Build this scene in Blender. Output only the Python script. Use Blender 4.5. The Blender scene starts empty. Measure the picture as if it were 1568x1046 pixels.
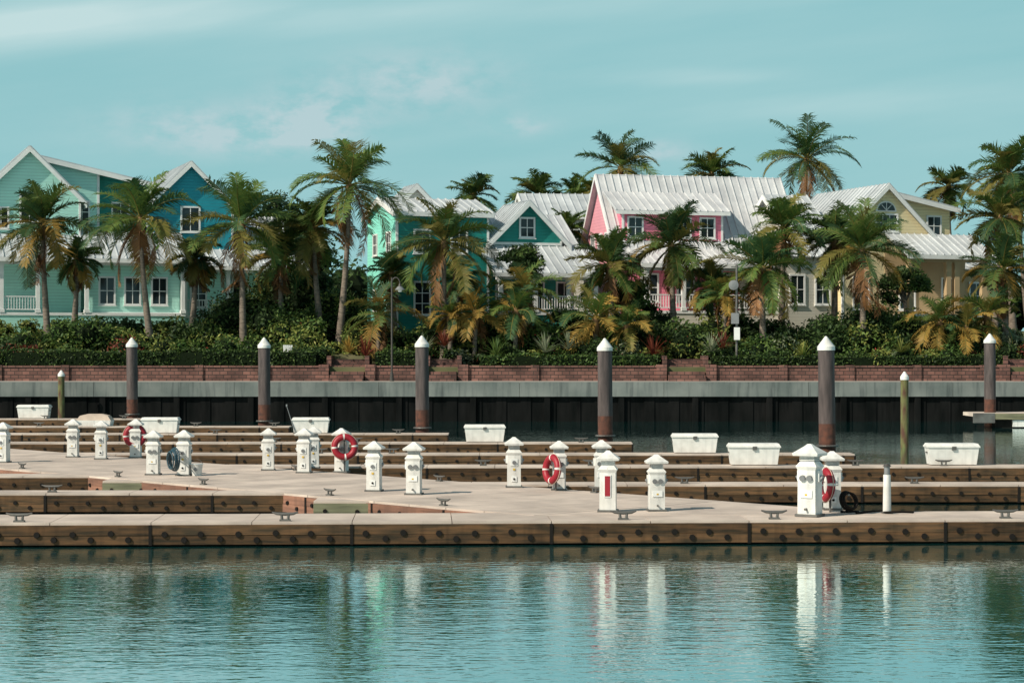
import bpy, bmesh, math, random
from mathutils import Vector, Matrix
R=random.Random(7)
sc=bpy.context.scene
F=3050.0; CH=3.77; DECK=0.47
def LX(px,d): return (px-784.0)*d/F          # lateral metres of a surveyed bearing at distance d
def HZ(py,d): return CH+(536.0-py)*d/F       # height metres
def DD(py,z=DECK): return F*(CH-z)/(py-536.0)  # distance of a point standing at height z

# ------------------------------------------------------------------ materials
def newmat(name):
    m=bpy.data.materials.new(name); m.use_nodes=True
    nt=m.node_tree; nt.nodes.clear()
    out=nt.nodes.new('ShaderNodeOutputMaterial')
    return m,nt,out
def N(nt,t,**kw):
    n=nt.nodes.new(t)
    for k,v in kw.items(): setattr(n,k,v)
    return n
def mixcol(nt,fac,a,b,mode='MIX'):
    n=nt.nodes.new('ShaderNodeMix'); n.data_type='RGBA'; n.blend_type=mode
    for s,v in ((n.inputs[0],fac),(n.inputs[6],a),(n.inputs[7],b)):
        if isinstance(v,bpy.types.NodeSocket): nt.links.new(v,s)
        else: s.default_value=v if not isinstance(v,tuple) else (*v,1) if len(v)==3 else v
    return n.outputs[2]
def ramp(nt,sock,p0,p1,c0=(0,0,0,1),c1=(1,1,1,1)):
    r=nt.nodes.new('ShaderNodeValToRGB'); r.color_ramp.elements[0].position=p0; r.color_ramp.elements[1].position=p1
    r.color_ramp.elements[0].color=c0; r.color_ramp.elements[1].color=c1
    nt.links.new(sock,r.inputs[0]); return r.outputs[0]
def mth(nt,op,a,b=None,c=None):
    n=nt.nodes.new('ShaderNodeMath'); n.operation=op
    for i,v in enumerate((a,b,c)):
        if v is None: continue
        if isinstance(v,bpy.types.NodeSocket): nt.links.new(v,n.inputs[i])
        else: n.inputs[i].default_value=v
    return n.outputs[0]
def surf(name,col,col2=None,rough=0.6,scale=2.0,stretch=(1,1,1),var=0.0,bump=0.0,metal=0.0,siding=0.0,lo=0.35,hi=0.65,spec=0.5,streak=0.0):
    m,nt,out=newmat(name)
    b=N(nt,'ShaderNodeBsdfPrincipled'); nt.links.new(b.outputs[0],out.inputs[0])
    b.inputs['Roughness'].default_value=rough; b.inputs['Metallic'].default_value=metal; b.inputs['Specular IOR Level'].default_value=spec
    tc=N(nt,'ShaderNodeTexCoord'); mp=N(nt,'ShaderNodeMapping'); mp.inputs['Scale'].default_value=stretch
    nt.links.new(tc.outputs['Object'],mp.inputs[0])
    no=N(nt,'ShaderNodeTexNoise'); no.inputs['Scale'].default_value=scale; no.inputs['Detail'].default_value=6
    nt.links.new(mp.outputs[0],no.inputs[0])
    if col2 is None: col2=tuple(c*0.78 for c in col)
    c=mixcol(nt,ramp(nt,no.outputs[0],lo,hi),col2,col)
    if var>0:
        g=N(nt,'ShaderNodeNewGeometry')
        f=mth(nt,'MULTIPLY_ADD',g.outputs['Random Per Island'],2*var,1-var)
        cc=N(nt,'ShaderNodeCombineColor')
        for i in range(3): nt.links.new(f,cc.inputs[i])
        c=mixcol(nt,1.0,c,cc.outputs[0],'MULTIPLY')
    hs=None
    if streak>0:
        mp2=N(nt,'ShaderNodeMapping'); mp2.inputs['Scale'].default_value=(3,3,0.25)
        nt.links.new(tc.outputs['Object'],mp2.inputs[0])
        n2=N(nt,'ShaderNodeTexNoise'); n2.inputs['Scale'].default_value=1.6; n2.inputs['Detail'].default_value=5
        nt.links.new(mp2.outputs[0],n2.inputs[0])
        d=ramp(nt,n2.outputs[0],0.5,0.75,(1,1,1,1),(1-streak,1-streak*0.95,1-streak*0.9,1))
        c=mixcol(nt,1.0,c,d,'MULTIPLY')
    if siding>0:
        sx=N(nt,'ShaderNodeSeparateXYZ'); nt.links.new(tc.outputs['Object'],sx.inputs[0])
        fr=mth(nt,'FRACT',mth(nt,'DIVIDE',sx.outputs[2],siding))
        d=ramp(nt,fr,0.0,0.22,(0.72,0.72,0.72,1),(1,1,1,1))
        c=mixcol(nt,1.0,c,d,'MULTIPLY'); hs=fr
    nt.links.new(c,b.inputs['Base Color'])
    if bump>0 or hs is not None:
        bp=N(nt,'ShaderNodeBump'); bp.inputs['Strength'].default_value=1.0; bp.inputs['Distance'].default_value=bump if bump>0 else 0.015
        nt.links.new(hs if hs is not None else no.outputs[0],bp.inputs['Height']); nt.links.new(bp.outputs[0],b.inputs['Normal'])
    return m
def leafmat(name,c1,c2,trans=0.28,var=0.40):
    m,nt,out=newmat(name)
    g=N(nt,'ShaderNodeNewGeometry'); oi=N(nt,'ShaderNodeObjectInfo')
    c=mixcol(nt,g.outputs['Random Per Island'],c1,c2)
    f=mth(nt,'MULTIPLY_ADD',oi.outputs['Random'],2*var*0.6,1-var*0.6)
    cc=N(nt,'ShaderNodeCombineColor')
    for i in range(3): nt.links.new(f,cc.inputs[i])
    c=mixcol(nt,1.0,c,cc.outputs[0],'MULTIPLY')
    b=N(nt,'ShaderNodeBsdfPrincipled'); b.inputs['Roughness'].default_value=0.6; b.inputs['Specular IOR Level'].default_value=0.3
    t=N(nt,'ShaderNodeBsdfTranslucent'); mx=N(nt,'ShaderNodeMixShader'); mx.inputs[0].default_value=trans
    nt.links.new(c,b.inputs['Base Color']); nt.links.new(c,t.inputs[0])
    nt.links.new(b.outputs[0],mx.inputs[1]); nt.links.new(t.outputs[0],mx.inputs[2]); nt.links.new(mx.outputs[0],out.inputs[0])
    return m

M={}
M['white']=surf('white_paint',(0.78,0.77,0.74),(0.64,0.63,0.60),rough=0.5,scale=3,streak=0.32)
M['trim']=surf('white_trim',(0.80,0.81,0.80),(0.72,0.73,0.72),rough=0.5,scale=2)
M['roof']=surf('metal_roof',(0.58,0.61,0.63),(0.45,0.48,0.50),rough=0.42,scale=0.7,metal=0.1,var=0.09,streak=0.12)
M['roofpink']=surf('metal_roof_warm',(0.61,0.62,0.63),(0.48,0.49,0.51),rough=0.42,scale=0.7,var=0.09,streak=0.12)
M['mint']=surf('mint_siding',(0.46,0.82,0.72),(0.42,0.76,0.67),siding=0.2,scale=1)
M['teal']=surf('teal_siding',(0.012,0.31,0.40),(0.010,0.27,0.35),siding=0.2,scale=1)
M['aqua']=surf('aqua_sunlit_siding',(0.28,0.80,0.66),(0.25,0.74,0.61),siding=0.2,scale=1)  # sunlit left face of the green-fronted house, light painted into the siding colour
M['green']=surf('green_siding',(0.010,0.27,0.23),(0.008,0.23,0.20),siding=0.2,scale=1)
M['pink']=surf('pink_siding',(0.84,0.23,0.33),(0.78,0.20,0.30),siding=0.2,scale=1)
M['pinklit']=surf('pink_sunlit_siding',(0.80,0.36,0.43),(0.75,0.33,0.40),siding=0.2,scale=1)  # lit copy of the pink siding, sun on the left end put into its colour
M['cream']=surf('cream_siding',(0.88,0.75,0.46),(0.84,0.70,0.42),siding=0.2,scale=1)
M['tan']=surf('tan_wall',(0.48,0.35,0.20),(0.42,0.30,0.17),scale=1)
M['pale']=surf('pale_wall',(0.72,0.68,0.60),(0.66,0.62,0.54),siding=0.2,scale=1)
def glassmat():
    m,nt,out=newmat('window_glass'); b=N(nt,'ShaderNodeBsdfPrincipled')
    b.inputs['Base Color'].default_value=(0.015,0.022,0.026,1); b.inputs['Roughness'].default_value=0.06
    nt.links.new(b.outputs[0],out.inputs[0]); return m
M['glass']=glassmat()
M['deck']=surf('dock_deck_concrete',(0.60,0.50,0.43),(0.42,0.35,0.305),rough=0.88,scale=1.1,var=0.10,bump=0.004)
M['waler']=surf('dock_waler_wood',(0.125,0.066,0.032),(0.040,0.029,0.018),rough=0.85,scale=2.2,stretch=(0.6,1,6),var=0.42,bump=0.01,streak=0.45,spec=0.2)
M['walerg']=surf('dock_waler_green',(0.17,0.165,0.10),(0.09,0.09,0.055),rough=0.8,scale=2.2,stretch=(0.5,1,6),var=0.2,bump=0.01)
M['walerlit']=surf('dock_waler_sunlit',(0.27,0.125,0.08),(0.16,0.075,0.05),rough=0.8,scale=2.2,stretch=(0.5,1,6),var=0.25,bump=0.01,streak=0.3)  # reddish walkway wood, lightened to paint in the sun on its face
M['float']=surf('dock_float',(0.012,0.012,0.011),(0.008,0.008,0.007),rough=0.9,spec=0.1)
M['bolt']=surf('dark_steel_bolt',(0.010,0.008,0.007),rough=0.8,spec=0.2)
M['steel']=surf('galvanised_steel',(0.17,0.17,0.16),(0.10,0.09,0.085),rough=0.5,metal=0.4)
M['pile']=surf('timber_piling',(0.10,0.078,0.076),(0.045,0.036,0.036),rough=0.85,scale=2.5,stretch=(2.5,2.5,0.4),bump=0.02)
M['pileb']=surf('rusty_piling_base',(0.12,0.045,0.028),(0.05,0.025,0.02),rough=0.9,scale=4,bump=0.02)
M['gpile']=surf('algae_green_piling',(0.13,0.14,0.05),(0.08,0.035,0.022),rough=0.9,scale=3,stretch=(2,2,0.6))
M['cap']=surf('seawall_cap_concrete',(0.19,0.205,0.195),(0.11,0.13,0.125),rough=0.9,scale=0.6,streak=0.5,bump=0.01,var=0.08)
M['pave']=surf('promenade_paving',(0.42,0.38,0.34),(0.33,0.30,0.27),rough=0.9,scale=1)
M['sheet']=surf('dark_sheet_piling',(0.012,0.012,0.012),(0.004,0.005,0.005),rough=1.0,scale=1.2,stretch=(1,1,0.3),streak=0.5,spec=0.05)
M['red']=surf('lifebuoy_red',(0.33,0.01,0.025),(0.27,0.008,0.02),rough=0.5)
M['outlet']=surf('grey_outlet',(0.22,0.23,0.24),rough=0.5)
M['blue']=surf('blue_hose',(0.02,0.07,0.10),rough=0.5)
M['beige']=surf('beige_cover',(0.55,0.44,0.36),rough=0.8)
M['yellow']=surf('yellow_label',(0.7,0.45,0.04),rough=0.6)
M['flower']=surf('red_flower',(0.50,0.06,0.04),rough=0.6)
M['trunk']=surf('palm_trunk_bark',(0.22,0.18,0.145),(0.11,0.088,0.07),rough=0.95,scale=3,stretch=(1,1,5),bump=0.02)
M['boots']=surf('palm_crownshaft',(0.24,0.13,0.055),(0.12,0.075,0.033),rough=0.9,scale=5)
M['pg']=leafmat('palm_leaf_green',(0.055,0.115,0.026),(0.125,0.17,0.036))
M['pg2']=leafmat('palm_leaf_deep',(0.025,0.068,0.026),(0.06,0.115,0.038))
M['po']=leafmat('palm_leaf_olive',(0.13,0.135,0.03),(0.22,0.175,0.045))
M['py']=leafmat('palm_leaf_yellow',(0.38,0.22,0.045),(0.24,0.18,0.045))
M['pb']=leafmat('palm_leaf_dead',(0.15,0.07,0.028),(0.23,0.115,0.045),trans=0.1)
M['s1']=leafmat('shrub_leaf_dark',(0.018,0.045,0.014),(0.06,0.10,0.026))
M['s2']=leafmat('shrub_leaf_mid',(0.04,0.10,0.022),(0.13,0.19,0.045))
M['s3']=leafmat('shrub_leaf_light',(0.11,0.18,0.035),(0.27,0.27,0.07))
M['s4']=leafmat('shrub_leaf_red',(0.12,0.025,0.018),(0.22,0.06,0.03))
M['s5']=leafmat('shrub_leaf_silver',(0.15,0.20,0.12),(0.26,0.28,0.18))
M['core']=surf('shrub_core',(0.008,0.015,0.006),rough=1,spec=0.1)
M['ground']=surf('sandy_ground',(0.13,0.12,0.06),(0.05,0.07,0.025),rough=1,scale=0.4,bump=0.03)
M['lampm']=surf('dark_lamp_metal',(0.06,0.055,0.05),rough=0.5)
def brickmat():
    m,nt,out=newmat('red_block_brick'); b=N(nt,'ShaderNodeBsdfPrincipled'); b.inputs['Roughness'].default_value=0.9
    nt.links.new(b.outputs[0],out.inputs[0])
    tc=N(nt,'ShaderNodeTexCoord'); s=N(nt,'ShaderNodeSeparateXYZ'); nt.links.new(tc.outputs['Object'],s.inputs[0])
    c=N(nt,'ShaderNodeCombineXYZ'); nt.links.new(mth(nt,'ADD',s.outputs[0],s.outputs[1]),c.inputs[0]); nt.links.new(s.outputs[2],c.inputs[1])
    br=N(nt,'ShaderNodeTexBrick'); nt.links.new(c.outputs[0],br.inputs[0])
    br.inputs['Color1'].default_value=(0.25,0.125,0.105,1); br.inputs['Color2'].default_value=(0.13,0.066,0.058,1)
    br.inputs['Mortar'].default_value=(0.05,0.038,0.034,1); br.inputs['Scale'].default_value=1.0
    br.inputs['Mortar Size'].default_value=0.018; br.inputs['Brick Width'].default_value=0.42; br.inputs['Row Height'].default_value=0.2
    no=N(nt,'ShaderNodeTexNoise'); no.inputs['Scale'].default_value=0.8; no.inputs['Detail'].default_value=5; nt.links.new(tc.outputs['Object'],no.inputs[0])
    k=mixcol(nt,1.0,br.outputs[0],ramp(nt,no.outputs[0],0.35,0.65,(0.5,0.48,0.46,1),(1.15,1.1,1.05,1)),'MULTIPLY')
    nt.links.new(k,b.inputs['Base Color'])
    bp=N(nt,'ShaderNodeBump'); bp.inputs['Distance'].default_value=0.02; nt.links.new(br.outputs['Fac'],bp.inputs['Height']); bp.invert=True
    nt.links.new(bp.outputs[0],b.inputs['Normal']); return m
M['brick']=brickmat()
def watermat():
    m,nt,out=newmat('marina_water')
    tc=N(nt,'ShaderNodeTexCoord')
    def noi(sx,sy,sc_,det):
        mp=N(nt,'ShaderNodeMapping'); mp.inputs['Scale'].default_value=(sx,sy,1); nt.links.new(tc.outputs['Object'],mp.inputs[0])
        n=N(nt,'ShaderNodeTexNoise'); n.inputs['Scale'].default_value=sc_; n.inputs['Detail'].default_value=det; n.inputs['Roughness'].default_value=0.5
        nt.links.new(mp.outputs[0],n.inputs[0]); return n.outputs[0]
    a=noi(0.5,1,6.5,2); c=noi(0.5,1,1.6,1); d=noi(1,1,0.10,2)
    amp=ramp(nt,d,0.35,0.65,(0.5,0.5,0.5,1),(1.4,1.4,1.4,1))
    h=mth(nt,'MULTIPLY',mth(nt,'ADD',a,mth(nt,'MULTIPLY',c,1.0)),amp)
    bp=N(nt,'ShaderNodeBump'); bp.inputs['Strength'].default_value=1; bp.inputs['Distance'].default_value=0.0058
    nt.links.new(h,bp.inputs['Height'])
    fr=N(nt,'ShaderNodeFresnel'); fr.inputs['IOR'].default_value=1.33; nt.links.new(bp.outputs[0],fr.inputs['Normal'])
    fac=mth(nt,'MINIMUM',mth(nt,'ADD',fr.outputs[0],0.36),0.97)
    df=N(nt,'ShaderNodeBsdfDiffuse'); df.inputs[0].default_value=(0.008,0.125,0.125,1)
    gl=N(nt,'ShaderNodeBsdfGlossy'); gl.inputs[0].default_value=(0.88,0.98,0.97,1); gl.inputs['Roughness'].default_value=0.02; nt.links.new(bp.outputs[0],gl.inputs['Normal'])
    mx=N(nt,'ShaderNodeMixShader'); nt.links.new(fac,mx.inputs[0]); nt.links.new(df.outputs[0],mx.inputs[1]); nt.links.new(gl.outputs[0],mx.inputs[2]); nt.links.new(mx.outputs[0],out.inputs[0])
    return m
M['water']=watermat()

# ------------------------------------------------------------------ mesh builder
class MB:
    def __init__(s): s.v=[];s.f=[];s.m=[];s.mats=[];s.sm=[]
    def mi(s,k):
        if k not in s.mats: s.mats.append(k)
        return s.mats.index(k)
    def add(s,vs,fs,k,smooth=False):
        o=len(s.v); s.v.extend([tuple(p) for p in vs]); i=s.mi(k)
        for f in fs: s.f.append(tuple(o+j for j in f)); s.m.append(i); s.sm.append(smooth)
    def box(s,x0,x1,y0,y1,z0,z1,k):
        s.add([(x0,y0,z0),(x1,y0,z0),(x1,y1,z0),(x0,y1,z0),(x0,y0,z1),(x1,y0,z1),(x1,y1,z1),(x0,y1,z1)],
              [(0,3,2,1),(4,5,6,7),(0,1,5,4),(1,2,6,5),(2,3,7,6),(3,0,4,7)],k)
    def frus(s,cx,cy,z0,z1,a0,b0,a1,b1,k):
        s.add([(cx-a0,cy-b0,z0),(cx+a0,cy-b0,z0),(cx+a0,cy+b0,z0),(cx-a0,cy+b0,z0),(cx-a1,cy-b1,z1),(cx+a1,cy-b1,z1),(cx+a1,cy+b1,z1),(cx-a1,cy+b1,z1)],
              [(0,3,2,1),(4,5,6,7),(0,1,5,4),(1,2,6,5),(2,3,7,6),(3,0,4,7)],k)
    def obox(s,o,ux,uy,uz,a,b,c,k):
        o=Vector(o);ux=Vector(ux);uy=Vector(uy);uz=Vector(uz)
        P=[o+ux*a[i]+uy*b[j]+uz*c[l] for l in (0,1) for (i,j) in ((0,0),(1,0),(1,1),(0,1))]
        s.add(P,[(0,3,2,1),(4,5,6,7),(0,1,5,4),(1,2,6,5),(2,3,7,6),(3,0,4,7)],k)
    def cyl(s,p0,p1,r0,r1,k,n=12,smooth=True,caps=True):
        p0=Vector(p0);p1=Vector(p1);d=(p1-p0).normalized()
        u=d.cross(Vector((0,0,1)));
        if u.length<1e-3:u=Vector((1,0,0))
        u.normalize(); w=d.cross(u)
        vs=[];
        for (p,r) in((p0,r0),(p1,r1)):
            for i in range(n):
                a=2*math.pi*i/n; vs.append(p+u*math.cos(a)*r+w*math.sin(a)*r)
        fs=[(i,(i+1)%n,n+(i+1)%n,n+i) for i in range(n)]
        s.add(vs,fs,k,smooth)
        if caps:
            s.add(vs[:n],[tuple(range(n))],k); s.add(vs[n:],[tuple(range(n))],k)
    def tube(s,pts,rs,k,n=8):
        vs=[];fs=[]
        for j,p in enumerate(pts):
            p=Vector(p); q=Vector(pts[min(j+1,len(pts)-1)])-Vector(pts[max(j-1,0)]); d=q.normalized()
            u=d.cross(Vector((0,1,0)))
            if u.length<1e-2:u=d.cross(Vector((1,0,0)))
            u.normalize(); w=d.cross(u)
            for i in range(n):
                a=2*math.pi*i/n; vs.append(p+u*math.cos(a)*rs[j]+w*math.sin(a)*rs[j])
        for j in range(len(pts)-1):
            for i in range(n): fs.append((j*n+i,j*n+(i+1)%n,(j+1)*n+(i+1)%n,(j+1)*n+i))
        s.add(vs,fs,k,True)
    def torus(s,c,nrm,R0,r0,kf,n=32,m=10):
        c=Vector(c); q=Vector(nrm).normalized(); u=q.cross(Vector((0,0,1))); u.normalize(); w=q.cross(u)
        for i in range(n):
            vs=[]
            for a in (2*math.pi*i/n,2*math.pi*(i+1)/n):
                rad=u*math.cos(a)+w*math.sin(a)
                for j in range(m):
                    b=2*math.pi*j/m; vs.append(c+rad*(R0+r0*math.cos(b))+q*r0*math.sin(b))
            s.add(vs,[(j,(j+1)%m,m+(j+1)%m,m+j) for j in range(m)],kf(i,n),True)
    def extr(s,poly,y0,y1,k):   # polygon in x,z extruded along y
        n=len(poly); vs=[(x,y0,z) for x,z in poly]+[(x,y1,z) for x,z in poly]
        s.add(vs,[tuple(range(n)),tuple(range(2*n-1,n-1,-1))]+[(i,n+i,n+(i+1)%n,(i+1)%n) for i in range(n)],k)
    def extx(s,poly,x0,x1,k):   # polygon in y,z extruded along x
        n=len(poly); vs=[(x0,y,z) for y,z in poly]+[(x1,y,z) for y,z in poly]
        s.add(vs,[tuple(range(n)),tuple(range(2*n-1,n-1,-1))]+[(i,n+i,n+(i+1)%n,(i+1)%n) for i in range(n)],k)
    def extz(s,poly,z0,z1,k):
        n=len(poly); vs=[(x,y,z0) for x,y in poly]+[(x,y,z1) for x,y in poly]
        s.add(vs,[tuple(range(n)),tuple(range(2*n-1,n-1,-1))]+[(i,n+i,n+(i+1)%n,(i+1)%n) for i in range(n)],k)
    def build(s,name,parent=None,recalc=True,loc=None,rz=0):
        me=bpy.data.meshes.new(name); me.from_pydata(s.v,[],s.f)
        for k in s.mats: me.materials.append(M[k])
        me.polygons.foreach_set('material_index',s.m); me.polygons.foreach_set('use_smooth',s.sm)
        me.update()
        if recalc:
            bm=bmesh.new(); bm.from_mesh(me); bmesh.ops.recalc_face_normals(bm,faces=bm.faces); bm.to_mesh(me); bm.free()
        ob=bpy.data.objects.new(name,me); sc.collection.objects.link(ob)
        if parent: ob.parent=parent
        if loc: ob.location=loc
        ob.rotation_euler=(0,0,rz)
        return ob
def inst(ob,name,loc,rz=0,sc_=1.0):
    o=bpy.data.objects.new(name,ob.data); sc.collection.objects.link(o); o.location=loc; o.rotation_euler=(0,0,rz); o.scale=(sc_,)*3; return o
def empty(name,loc,rz=0):
    e=bpy.data.objects.new(name,None); sc.collection.objects.link(e); e.location=loc; e.rotation_euler=(0,0,rz); e.empty_display_size=0.5; return e

# ------------------------------------------------------------------ water / ground / seawall
b=MB(); b.add([(-2500,-800,0),(2500,-800,0),(2500,105.3,0),(-2500,105.3,0)],[(0,1,2,3)],'water'); b.build('water')
b=MB()
prof=[(105.25,-1.0),(105.25,2.0),(110.2,2.0),(110.35,2.8),(113,3.0),(118,4.0),(124,4.95),(200,5.0),(5000,5.0)]
for (y0,z0),(y1,z1) in zip(prof[:-1],prof[1:]):
    b.add([(-2500,y0,z0),(2500,y0,z0),(2500,y1,z1),(-2500,y1,z1)],[(0,1,2,3)],'ground')
b.build('ground')
b=MB(); b.box(-90,90,105.3,110.3,1.9,2.06,'pave'); b.build('promenade_pavement')
b=MB()
x=-90
while x<90:
    w=R.choice([7.6,7.6,7.4]); b.box(x,x+w-0.02,104.75,105.6,1.32,2.085,'cap'); x+=w
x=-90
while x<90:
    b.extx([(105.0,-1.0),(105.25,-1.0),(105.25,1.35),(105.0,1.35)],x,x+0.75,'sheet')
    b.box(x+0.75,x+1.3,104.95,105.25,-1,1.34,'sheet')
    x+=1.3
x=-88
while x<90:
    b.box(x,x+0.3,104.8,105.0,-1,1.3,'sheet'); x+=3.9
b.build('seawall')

# brick wall + steps
segs=[(-120,503),(560,655),(702,1020),(1082,1545),(1600,1800)]
for a,c in segs:
    b=MB(); x0=LX(a,110);x1=LX(c,110)
    b.box(x0+0.02,x1-0.02,110.0,110.4,2.06,2.80,'brick')
    b.box(x0,x1,109.94,110.46,2.80,2.90,'brick')
    for xx in (x0,x1-0.5): b.box(xx-0.03,xx+0.53,109.85,110.55,2.06,2.96,'brick')
    xx=x0+4
    while xx<x1-1: b.box(xx,xx+0.45,109.9,110.2,2.06,2.93,'brick'); xx+=3.7
    b.build('brick_retaining_wall')
for a,c in ((503,560),(655,702),(1020,1082),(1545,1600)):
    b=MB(); x0=LX(a,110)+0.1;x1=LX(c,110)-0.1
    for i in range(7): b.box(x0,x1,109.2+i*0.38,112.4,2.06+i*0.17-(0.0 if i==0 else 0.001),2.06+(i+1)*0.17,'brick')
    b.box(x0-0.25,x0-0.003,110.6,112.6,2.6,3.45,'brick'); b.box(x1+0.003,x1+0.25,110.6,112.6,2.6,3.45,'brick')
    b.build('brick_steps')

# ------------------------------------------------------------------ docks
def dock(name,x0,x1,y0,w,z,mat='waler',rz=0,origin=None,seg=3.85,bs=0.052,pitch=0.36,bulls=True):
    """deck along local x, front face at local y=0"""
    b=MB(); L=x1-x0
    b.box(0.02,L-0.02,0.05,w-0.05,-0.5,z-0.3,'float')
    x=0
    while x<L-0.01:
        e=min(x+seg/2,L); b.box(x,e-0.015,-0.02,w,z-0.05,z,'deck'); x=e
    x=0
    while x<L-0.01:
        e=min(x+seg,L); j1=R.uniform(-.006,.006)
        b.box(x,e-0.03,-0.07+j1,0.045,z-0.24,z-0.052,mat)
        b.box(x,e-0.03,-0.065-j1,0.045,z-0.425,z-0.245,mat)
        b.box(x,e-0.03,w-0.045,w+0.06,z-0.40,z-0.052,mat)
        k=x+0.2; j=0
        while k<e-0.15:
            zz=z-0.33 if j%2 else z-0.22
            zz+=R.uniform(-.012,.012); kk=k+R.uniform(-.02,.02)
            b.cyl((kk+bs,-0.055,zz),(kk+bs,-0.10,zz),bs,bs*0.9,'bolt',7); k+=pitch; j+=1
        b.box(e-0.045,e+0.015,-0.085,0.02,z-0.44,z-0.052,'bolt')
        x=e
    ob=b.build(name,loc=origin if origin else (x0,y0,0),rz=rz); return ob
# front pier, slightly turned
dock('floating_pier',0,60,0,1.95,DECK-0.006,origin=(-30,37.25,0),rz=math.radians(2.5),bs=0.065,pitch=0.35)
# diagonal main walkway
angw=math.atan2(-1.08,1.0); uw=Vector((math.cos(angw),math.sin(angw))); nb=Vector((-uw.y,uw.x))
Apt=Vector((-1.64,42.1)); st=Apt-uw*62
WW=5.6
dock('dock_walkway',0,65.1,0,WW,DECK,mat='walerlit',origin=(st.x,st.y,0),rz=angw,seg=2.4)
e0=Apt+uw*3.11; e1=e0+nb*WW
b=MB(); tt=(e1.y-40.5)/0.734; e2=e1+uw*tt
poly=[(e0.x,e0.y),(e2.x+0.6,39.9),(e2.x,e2.y),(e1.x,e1.y)]
b.extz(poly,DECK-0.075,DECK-0.002,'deck'); b.extz([(x-0.05,y-0.08) for x,y in poly],-0.2,DECK-0.08,'walerlit')
b.build('dock_walkway_corner')
def backX(d): return 0.1+(47.9-d)/1.06
for d,xe,mt in ((49.0,34,'waler'),(56.6,34,'waler'),(63.3,10.9,'waler'),(70.9,4.3,'waler'),(78.6,-2.5,'waler'),(86,-9.6,'waler'),(95.5,-17.3,'waler')):
    dock('finger_pier',backX(d)-2.0,xe,d,1.0,DECK-0.004,mat=mt)
for d,xa,xe in ((46.0,-30,-4.55),(52.3,-34,-10.2),(58.6,-38,-16.0)):
    dock('finger_pier',xa,xe,d,1.0,DECK-0.004)
for d,xa,xe in ((43.7,-4.35,-1.9),(50.4,-10.35,-8.2)):
    dock('finger_pier_gusset',xa,xe,d,2.6,DECK-0.009,mat='walerg',seg=2.5)

# cleats
b=MB()
b.box(-0.09,0.09,-0.05,0.05,0,0.03,'steel'); b.cyl((-0.05,0,0.02),(-0.06,0,0.11),0.025,0.022,'steel',8); b.cyl((0.05,0,0.02),(0.06,0,0.11),0.025,0.022,'steel',8)
b.tube([(-0.22,0,0.15),(-0.14,0,0.125),(0,0,0.118),(0.14,0,0.125),(0.22,0,0.15)],[0.012,0.024,0.03,0.024,0.012],'steel',8)
cl=b.build('dock_cleat')
def put(ob,name,loc,rz=0,s=1.0):
    if ob.get('used') is None:
        ob['used']=1; ob.location=loc; ob.rotation_euler=(0,0,rz); ob.scale=(s,)*3; return ob
    return inst(ob,name,loc,rz,s)
for px in (37,438,955,1188,1548): 
    put(cl,'dock_cleat',(LX(px,38.7),38.56+LX(px,38.7)*0.0437+0.18,DECK-0.006),0,1.15)
for d,lst in ((46.3,(80,)),(49.3,(1048,1255,1400)),(56.9,(740,905,1310,1445)),(63.6,(490,600,1130,1240)),(71.2,(420,545,890)),(78.9,(200,330,610)),(86.3,(60,300,420)),(95.7,(70,190))):
    for px in lst: put(cl,'dock_cleat',(LX(px,d),d,DECK),R.uniform(-.05,.05),1.1)
for t,off in ((0,0.25),(4,0.3),(9,0.25),(13,0.3),(18,0.3),(0.5,5.3),(6,5.3),(12,5.3)):
    p=Apt-uw*t+nb*off; put(cl,'dock_cleat',(p.x,p.y,DECK),angw,1.0)

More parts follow.
